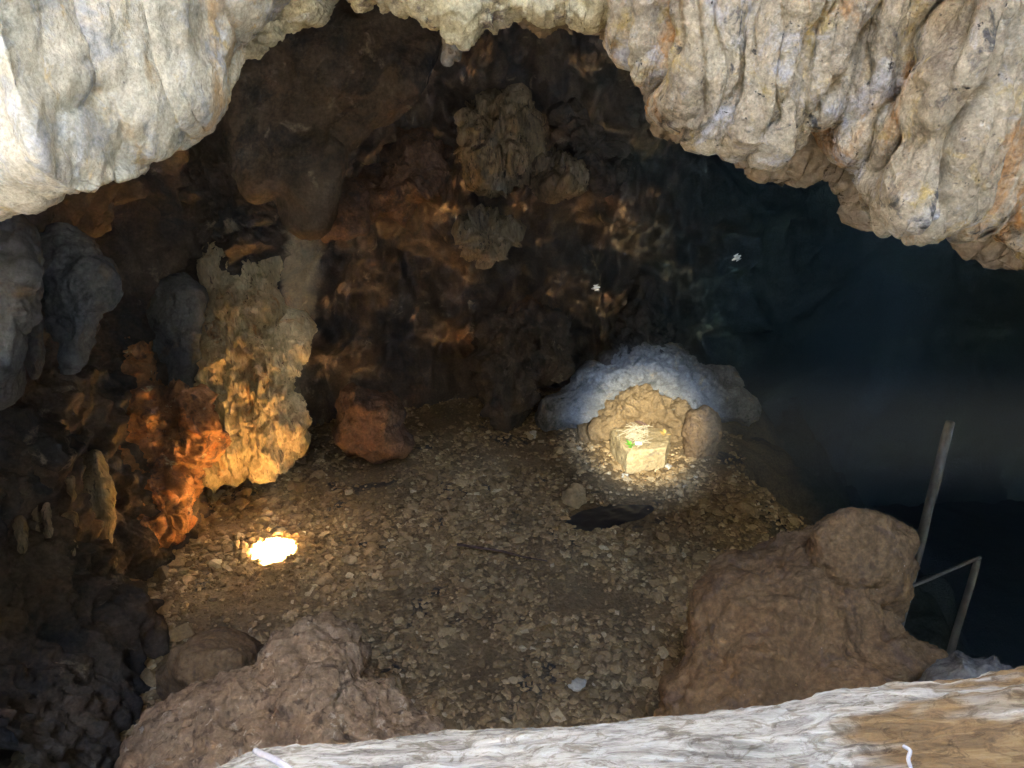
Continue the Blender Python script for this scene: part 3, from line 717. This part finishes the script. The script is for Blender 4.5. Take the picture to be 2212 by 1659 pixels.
stone("loose_stone", 1443, 1008, 0.06, M['pale_stone'], "pale flat stone at the right front of the torchlit stone block", squash=0.4)

# ------------------------------------------------------------------ railing
def rail_mat():
    m = bpy.data.materials.new("weathered_wood"); m.use_nodes = True
    nt = m.node_tree; b = nt.nodes["Principled BSDF"]
    b.inputs["Roughness"].default_value = 0.8
    b.inputs["Specular IOR Level"].default_value = 0.3
    tc = nt.nodes.new("ShaderNodeTexCoord")
    mp = nt.nodes.new("ShaderNodeMapping"); mp.inputs["Scale"].default_value = (0.10, 1, 1)
    nt.links.new(tc.outputs["Object"], mp.inputs[0])
    mp2 = nt.nodes.new("ShaderNodeMapping"); mp2.inputs["Scale"].default_value = (0.4, 1, 1)
    nt.links.new(tc.outputs["Object"], mp2.inputs[0])
    grain = ntex(nt, mp.outputs[0], 42, 9, 0.78, 0.9)
    blot = ntex(nt, mp2.outputs[0], 9, 6, 0.65, 1.2)
    wood = ramp(nt, [(0.3, (0.05, 0.03, 0.014)), (0.5, (0.17, 0.105, 0.045)), (0.68, (0.28, 0.20, 0.10))], grain)
    grey = ramp(nt, [(0.28, (0.05, 0.045, 0.038)), (0.42, (0.18, 0.17, 0.15)), (0.52, (0.35, 0.345, 0.31)), (0.64, (0.44, 0.445, 0.42)), (0.76, (0.58, 0.60, 0.585))], grain)
    # weathered on the upper, outer surface; brown wood lower down and towards its right end
    sep = nt.nodes.new("ShaderNodeSeparateXYZ"); nt.links.new(tc.outputs["Object"], sep.inputs[0])
    ma = nt.nodes.new("ShaderNodeMath"); ma.operation = 'MULTIPLY_ADD'
    nt.links.new(sep.outputs[2], ma.inputs[0]); ma.inputs[1].default_value = 16.0; nt.links.new(blot, ma.inputs[2])
    mb = nt.nodes.new("ShaderNodeMath"); mb.operation = 'MULTIPLY_ADD'
    nt.links.new(sep.outputs[0], mb.inputs[0]); mb.inputs[1].default_value = -2.6; nt.links.new(ma.outputs[0], mb.inputs[2])
    at = nt.nodes.new('ShaderNodeAttribute'); at.attribute_name = 'bleached'
    f = at.outputs['Fac']
    col = mixc(nt, f, wood, grey)
    mott = ramp(nt, [(0.50, (1, 1, 1)), (0.60, (0.52, 0.48, 0.42))], ntex(nt, mp2.outputs[0], 48, 6, 0.7, 1.5))
    col = mixc(nt, 1.0, col, mott, 'MULTIPLY')
    nt.links.new(col, b.inputs["Base Color"])
    bp = nt.nodes.new("ShaderNodeBump"); bp.inputs["Strength"].default_value = 1.0; bp.inputs["Distance"].default_value = 0.014
    nt.links.new(grain, bp.inputs["Height"])
    bp2 = nt.nodes.new("ShaderNodeBump"); bp2.inputs["Strength"].default_value = 0.5; bp2.inputs["Distance"].default_value = 0.004
    nt.links.new(ntex(nt, mp2.outputs[0], 90, 5, 0.7), bp2.inputs["Height"]); nt.links.new(bp.outputs[0], bp2.inputs["Normal"])
    nt.links.new(bp2.outputs[0], b.inputs["Normal"])
    return m
M['rail'] = rail_mat()
M['tie'] = plain_mat("white_cord", (0.22, 0.22, 0.24), 0.5, 0.2, 60)
railing = empty("railing", (0.0, 0.8, 3.3))
tag(railing, "weathered split log railing, bleached white on top, across the bottom right foreground", "railing")
edge = np.array([(250, 1740), (490, 1664), (560, 1643), (740, 1625), (940, 1604), (1140, 1583), (1390, 1558), (1640, 1545), (1800, 1512), (1980, 1492), (2212, 1467), (2420, 1440)], float)
e = resample(np.c_[edge, np.full(len(edge), 1.12)], 700)
top = P(e[:, 0], e[:, 1] + 26, e[:, 2])
RR = 0.13
na = 120
ang = np.linspace(0, 2 * np.pi, na, endpoint=False)
# axis below the visible upper edge, as seen along the view: shift by RR towards lower view
ax = top - UPV * RR
Lw = np.cumsum(np.concatenate([[0], np.linalg.norm(np.diff(ax, axis=0), axis=1)]))
V = ax[:, None] + RR * (np.cos(ang)[None, :, None] * UPV + np.sin(ang)[None, :, None] * (-FWD))
Nr = np.cos(ang)[None, :, None] * UPV + np.sin(ang)[None, :, None] * (-FWD) + 0 * V
q = np.stack([Lw[:, None] * 1.0 + 0 * ang[None], RR * np.cos(ang)[None] + 0 * Lw[:, None], RR * np.sin(ang)[None] + 0 * Lw[:, None]], -1).reshape(-1, 3)
d = 0.010 * fbm(q * np.array([3, 14, 14]), 4) + 0.012 * ridged(q * np.array([0.8, 24, 24]) + 3, 4, 0.6) + 0.004 * fbm(q * np.array([18, 50, 50]), 4, 0.6)
step = np.floor(4.0 * (perlin(q * np.array([1.3, 16, 16]) + 11) + 0.15)) / 4.0
d += 0.012 * step
V = V.reshape(-1, 3) + Nr.reshape(-1, 3) * d[:, None]
log = new_obj("log", V, grid_faces(700, na, wrap=True), M['rail'], parent=railing, origin=ax[350])
# bleached fibre on the upper side, bare brown wood lower down towards the right end
across = (1 - np.cos(ang))[None, :] + 0 * Lw[:, None]
across = np.where(np.sin(ang)[None, :] < 0, 0.0, across)
lim = np.interp(e[:, 0], [1400, 1560, 1708, 1942, 2175, 2420], [3.0, 1.1, 0.52, 0.26, 0.02, -0.1])[:, None]
wob = (0.42 * fbm(q * np.array([3.0, 22, 22]) + 40, 4, 0.6)).reshape(across.shape)
band = np.exp(-((across - 0.88 - wob * 0.25) / 0.05) ** 2) * np.interp(e[:, 0], [1500, 1750], [0, 1])[:, None]
bl = np.clip(np.clip((lim - across + wob) / 0.22 + 0.5, 0, 1) + band, 0, 1)
at_ = log.data.attributes.new("bleached", 'FLOAT', 'POINT')
at_.data.foreach_set("value", bl.astype(np.float32).ravel())
cordp = [P(552, 1622, 1.05), P(562, 1628, 1.02), P(590, 1640, 0.99), P(625, 1662, 0.97), P(640, 1690, 0.97)]
cv, cf = tube(spline(cordp, 24), 0.0045, 8)
new_obj("tie", cv, cf, M['tie'], parent=railing, origin=cv[0])
cordp = [P(1952, 1612, 0.985), P(1966, 1622, 0.975), P(1962, 1640, 0.97), P(1970, 1665, 0.965)]
cv, cf = tube(spline(cordp, 24), 0.0026, 8)
new_obj("tie", cv, cf, M['tie'], parent=railing, origin=cv[0])

# ------------------------------------------------------------------ posts in the dark right side
M['post'] = plain_mat("grey_post", (0.12, 0.118, 0.112), 0.8, 0.25, 12)
def post(u, v, wpx, dep, zbot, label, lean=(0, 0)):
    t_ = P(u, v, dep)
    b_ = np.array([t_[0] + lean[0], t_[1] + lean[1], zbot])
    pts = np.array([t_ + (b_ - t_) * s for s in np.linspace(0, 1, 30)])
    pts[:, :2] += 0.008 * np.stack([perlin(pts * 2.0), perlin(pts * 2.0 + 9)], -1)
    rad = wpx / F * dep / 2 * (1 + 0.10 * perlin(pts * 3.1 + 4))
    rad[0] *= 0.86
    vv, ff = tube(pts, rad, 14)
    return tag(new_obj("wooden_post", vv, ff, M['post'], origin=b_), label, "post")
post(2054, 912, 21, 7.2, -3.0, "tall thin grey post standing in the dark behind the knobbed boulder")
post(2112, 1208, 16, 6.4, -3.0, "short faint post in the dark, right of the tall thin one")
bv, bf = tube(spline([P(1965, 1268, 6.5), P(2010, 1250, 6.45), P(2060, 1228, 6.4), P(2118, 1203, 6.4)], 24), 0.016, 8)
tag(new_obj("branch", bv, bf, M['post'], origin=bv[0]), "thin slanting branch leaning against the short faint post", "branch")

# ------------------------------------------------------------------ stone block with offerings
M['block'] = rock_mat("hewn_stone", [(0.3, (0.30, 0.22, 0.12)), (0.6, (0.44, 0.34, 0.19)), (0.8, (0.50, 0.40, 0.24))], stains=[((0.22, 0.17, 0.11), 5, 0.58, 0.66)], bump=0.7, bump_scale=14)
zt = 0.30
c0, c1, c2, c3 = [PF(u, v, zt) for u, v in ((1316, 922), (1355, 974), (1440, 966), (1452, 922))]
NBX = 40
def block():
    V, Fq, k = [], [], 0
    def face(a, b, c_, d_, n=NBX, m=NBX):
        nonlocal k
        s = np.linspace(0, 1, n)[:, None, None]; t = np.linspace(0, 1, m)[None, :, None]
        g = (1 - s) * ((1 - t) * a + t * b) + s * ((1 - t) * d_ + t * c_)
        V.append(g.reshape(-1, 3)); Fq.append(grid_faces(n, m) + k); k += n * m
    dn = np.array([0, 0, -zt - 0.1])
    face(c0, c1, c2, c3)
    for a, b in ((c0, c1), (c1, c2), (c2, c3), (c3, c0)):
        face(a, b, b + dn * 1.0, a + dn * 1.0)
    W = np.concatenate(V)
    m = (c0 + c1 + c2 + c3) / 4 + dn / 2
    rel = W - m
    ext = np.abs(rel).max(axis=0)
    # worn edges: pull corners in
    q = np.abs(rel / ext)
    rel = rel * (1 - 0.10 * np.clip((q ** 4).sum(1) - 1.0, 0, 2))[:, None]
    rel = rel * (1 + 0.05 * fbm(W * 5, 5, 0.55)[:, None])
    return rel + m, np.concatenate(Fq)
wv, wf = block()
blk = new_obj("stone_block", wv, wf, M['block'], origin=base_of(wv))
tag(blk, "squared tan stone block lit by the torch beam, topped with dry offerings", "stone block")
BC = (c0 + c1 + c2 + c3) / 4
def on_block(u, v): return PF(u, v, zt + 0.015)
M['leaf'] = plain_mat("green_leaf", (0.12, 0.42, 0.03), 0.5, 0.3, 40)
M['dry'] = plain_mat("dry_twig", (0.42, 0.36, 0.25), 0.8, 0.35, 50)
M['dryleaf'] = plain_mat("dry_leaf", (0.55, 0.36, 0.10), 0.7, 0.3, 30)
M['paper'] = plain_mat("white_paper", (0.8, 0.8, 0.78), 0.6, 0.05, 30)
M['stick'] = plain_mat("dark_wood", (0.09, 0.05, 0.035), 0.8, 0.3, 30)
def leaf_faces(c, n, size, up=0.5, spread=1.0, r=None):
    V, Fq = [], []
    for i in range(n):
        a = r.uniform(0, 6.28); el = r.uniform(0.1, up)
        dr = np.array([math.cos(a) * math.cos(el), math.sin(a) * math.cos(el), math.sin(el)])
        sd_ = np.array([-math.sin(a), math.cos(a), 0])
        L_ = size * r.uniform(0.7, 1.2)
        b0 = c + dr * L_ * 0.15 * spread
        k = len(V)
        V += [b0, b0 + dr * L_ * 0.5 + sd_ * L_ * 0.28, b0 + dr * L_, b0 + dr * L_ * 0.5 - sd_ * L_ * 0.28]
        Fq.append([k, k + 1, k + 2, k + 3])
    return np.array(V), Fq
r5 = np.random.default_rng(5)
gp = on_block(1363, 963)
lv, lf = leaf_faces(gp, 14, 0.085, 0.9, 1.0, r5)
tag(new_obj("green_sprig", lv, lf, M['leaf'], smooth=False, origin=gp), "small bright green leafy sprig lying on the front edge of the stone block", "sprig")
pp_ = on_block(1379, 961)
pv = np.array([pp_ + np.array(o_) for o_ in ((-0.045, -0.03, 0.012), (0.045, -0.03, 0.016), (0.05, 0.035, 0.03), (-0.04, 0.035, 0.026))])
pv = np.concatenate([pv, pv + np.array([0, 0, 0.003])])
tag(new_obj("paper_card", pv, [[3, 2, 1, 0], [4, 5, 6, 7], [0, 1, 5, 4], [1, 2, 6, 5], [2, 3, 7, 6], [3, 0, 4, 7]], M['paper'], smooth=False, origin=pp_), "small white paper card beside the green sprig on the stone block", "card")
vs_, fs_, k0 = [], [], 0
for i in range(90):
    c = on_block(r5.normal(1372, 13), r5.normal(940, 11)) + np.array([0, 0, r5.uniform(0, 0.05)])
    a = r5.uniform(0, 6.28); L_ = r5.uniform(0.04, 0.14)
    dr = np.array([math.cos(a), math.sin(a), r5.normal(0, 0.25)]) * L_
    vv, ff = tube(np.array([c - dr, c + 0.2 * dr + np.array([0, 0, 0.012]), c + dr]), 0.0045, 4)
    vs_.append(vv); fs_ += [[x + k0 for x in f] for f in ff]; k0 += len(vv)
hb = on_block(1372, 940)
tag(new_obj("twig_heap", np.concatenate(vs_), fs_, M['dry'], smooth=False, origin=hb), "heap of dry grey twigs and stalks in the middle of the stone block", "twigs", kind=None)
lb = on_block(1437, 938)
lv, lf = leaf_faces(lb, 9, 0.08, 0.8, 1.0, r5)
tag(new_obj("dry_leaf_cluster", lv, lf, M['dryleaf'], smooth=False, origin=lb), "curled golden dry leaves at the right end of the stone block", "dry leaves")
sv, sf = tube(np.array([on_block(1366, 911), on_block(1382, 916), on_block(1398, 924)]) + np.array([0, 0, 0.03]), [0.02, 0.03, 0.018], 8)
tag(new_obj("dark_stick", sv, sf, M['stick'], origin=sv[0]), "short dark brown stick across the back of the stone block", "stick")

# twig on the gravel
tp = [PF(988, 1176, 0.05), PF(1040, 1184, 0.06), PF(1090, 1192, 0.05), PF(1130, 1203, 0.06), PF(1182, 1212, 0.05)]
tv, tf_ = tube(spline(tp, 40), np.linspace(0.016, 0.007, 40), 7)
tag(new_obj("dark_twig", tv, tf_, M['stick'], origin=tv[0]), "long thin dark twig lying on the gravel in the middle of the floor", "twig")

# hanging roots on the left wall
M['root'] = plain_mat("pale_root", (0.45, 0.36, 0.22), 0.8, 0.2, 30)
rp = [P(u, v, 8.85) for u, v in ((474, 780), (455, 790), (446, 830), (447, 880), (452, 930), (458, 960))]
rv, rf_ = tube(spline(rp, 40), 0.011, 7)
tag(new_obj("root", rv, rf_, M['root'], origin=rv[-1]), "pale thin root running down the fluted flowstone column", "root")
rp = [P(u, v, 6.6) for u, v in ((168, 590), (172, 625), (185, 660), (200, 700), (215, 745), (225, 780), (232, 810))]
rp = [P(u, v, 6.7) for u, v in ((165, 590), (172, 640), (185, 675), (205, 735), (218, 790), (230, 840), (232, 905))]

# pale flecks in the dark air
M['fleck'] = plain_mat("pale_wing", (0.75, 0.74, 0.70), 0.6, 0.05, 30)
def insect(u, v, dep, px, ang, label):
    c = P(u, v, dep); s = px / F * dep
    dr = math.cos(ang) * np.array([1.0, 0, 0]) + math.sin(ang) * UPV
    body, bf = tube(np.array([c - dr * s * 0.5, c - dr * s * 0.1, c + dr * s * 0.3, c + dr * s * 0.5]), [s * 0.05, s * 0.16, s * 0.14, s * 0.04], 8)
    root = empty("insect", c); tag(root, label, "insect", "pale insects in the cave air")
    new_obj("body", body, bf, M['fleck'], parent=root, origin=c)
    up = np.cross(dr, FWD)
    for sg_ in (1, -1):
        wv_ = np.array([c, c + dr * s * 0.35 + up * sg_ * s * 0.30 - FWD * s * 0.15, c - dr * s * 0.25 + up * sg_ * s * 0.32 - FWD * s * 0.18])
        wv_ = np.concatenate([wv_, wv_ + FWD * 0.001])
        new_obj("wing", wv_, [[0, 1, 2], [5, 4, 3], [0, 3, 4, 1], [1, 4, 5, 2], [2, 5, 3, 0]], M['fleck'], parent=root, smooth=False, origin=c)
insect(1591, 557, 5.2, 22, 0.5, "bright white fleck of an insect high in the dark right of the cave")
insect(1287, 622, 6.2, 20, 0.2, "smaller pale fleck of an insect above the stalagmite, left of the brighter one")

# ------------------------------------------------------------------ haze
hv = np.array([(x, y, z) for z in (-13, 13.2) for y in (-11.5, 22) for x in (-11, 22)], float)
hm = bpy.data.materials.new("haze"); hm.use_nodes = True
nt = hm.node_tree; nt.nodes.clear()
ho = nt.nodes.new("ShaderNodeOutputMaterial")
pv_ = nt.nodes.new("ShaderNodeVolumePrincipled")
pv_.inputs["Color"].default_value = (0.75, 0.75, 0.75, 1)
pv_.inputs["Density"].default_value = 0.006
pv_.inputs["Anisotropy"].default_value = 0.85
nt.links.new(pv_.outputs[0], ho.inputs["Volume"])
hz = new_obj("haze", hv, [[0, 2, 3, 1], [4, 5, 7, 6], [0, 1, 5, 4], [2, 6, 7, 3], [0, 4, 6, 2], [1, 3, 7, 5]], hm, smooth=False)
hz["kind"] = "stuff"
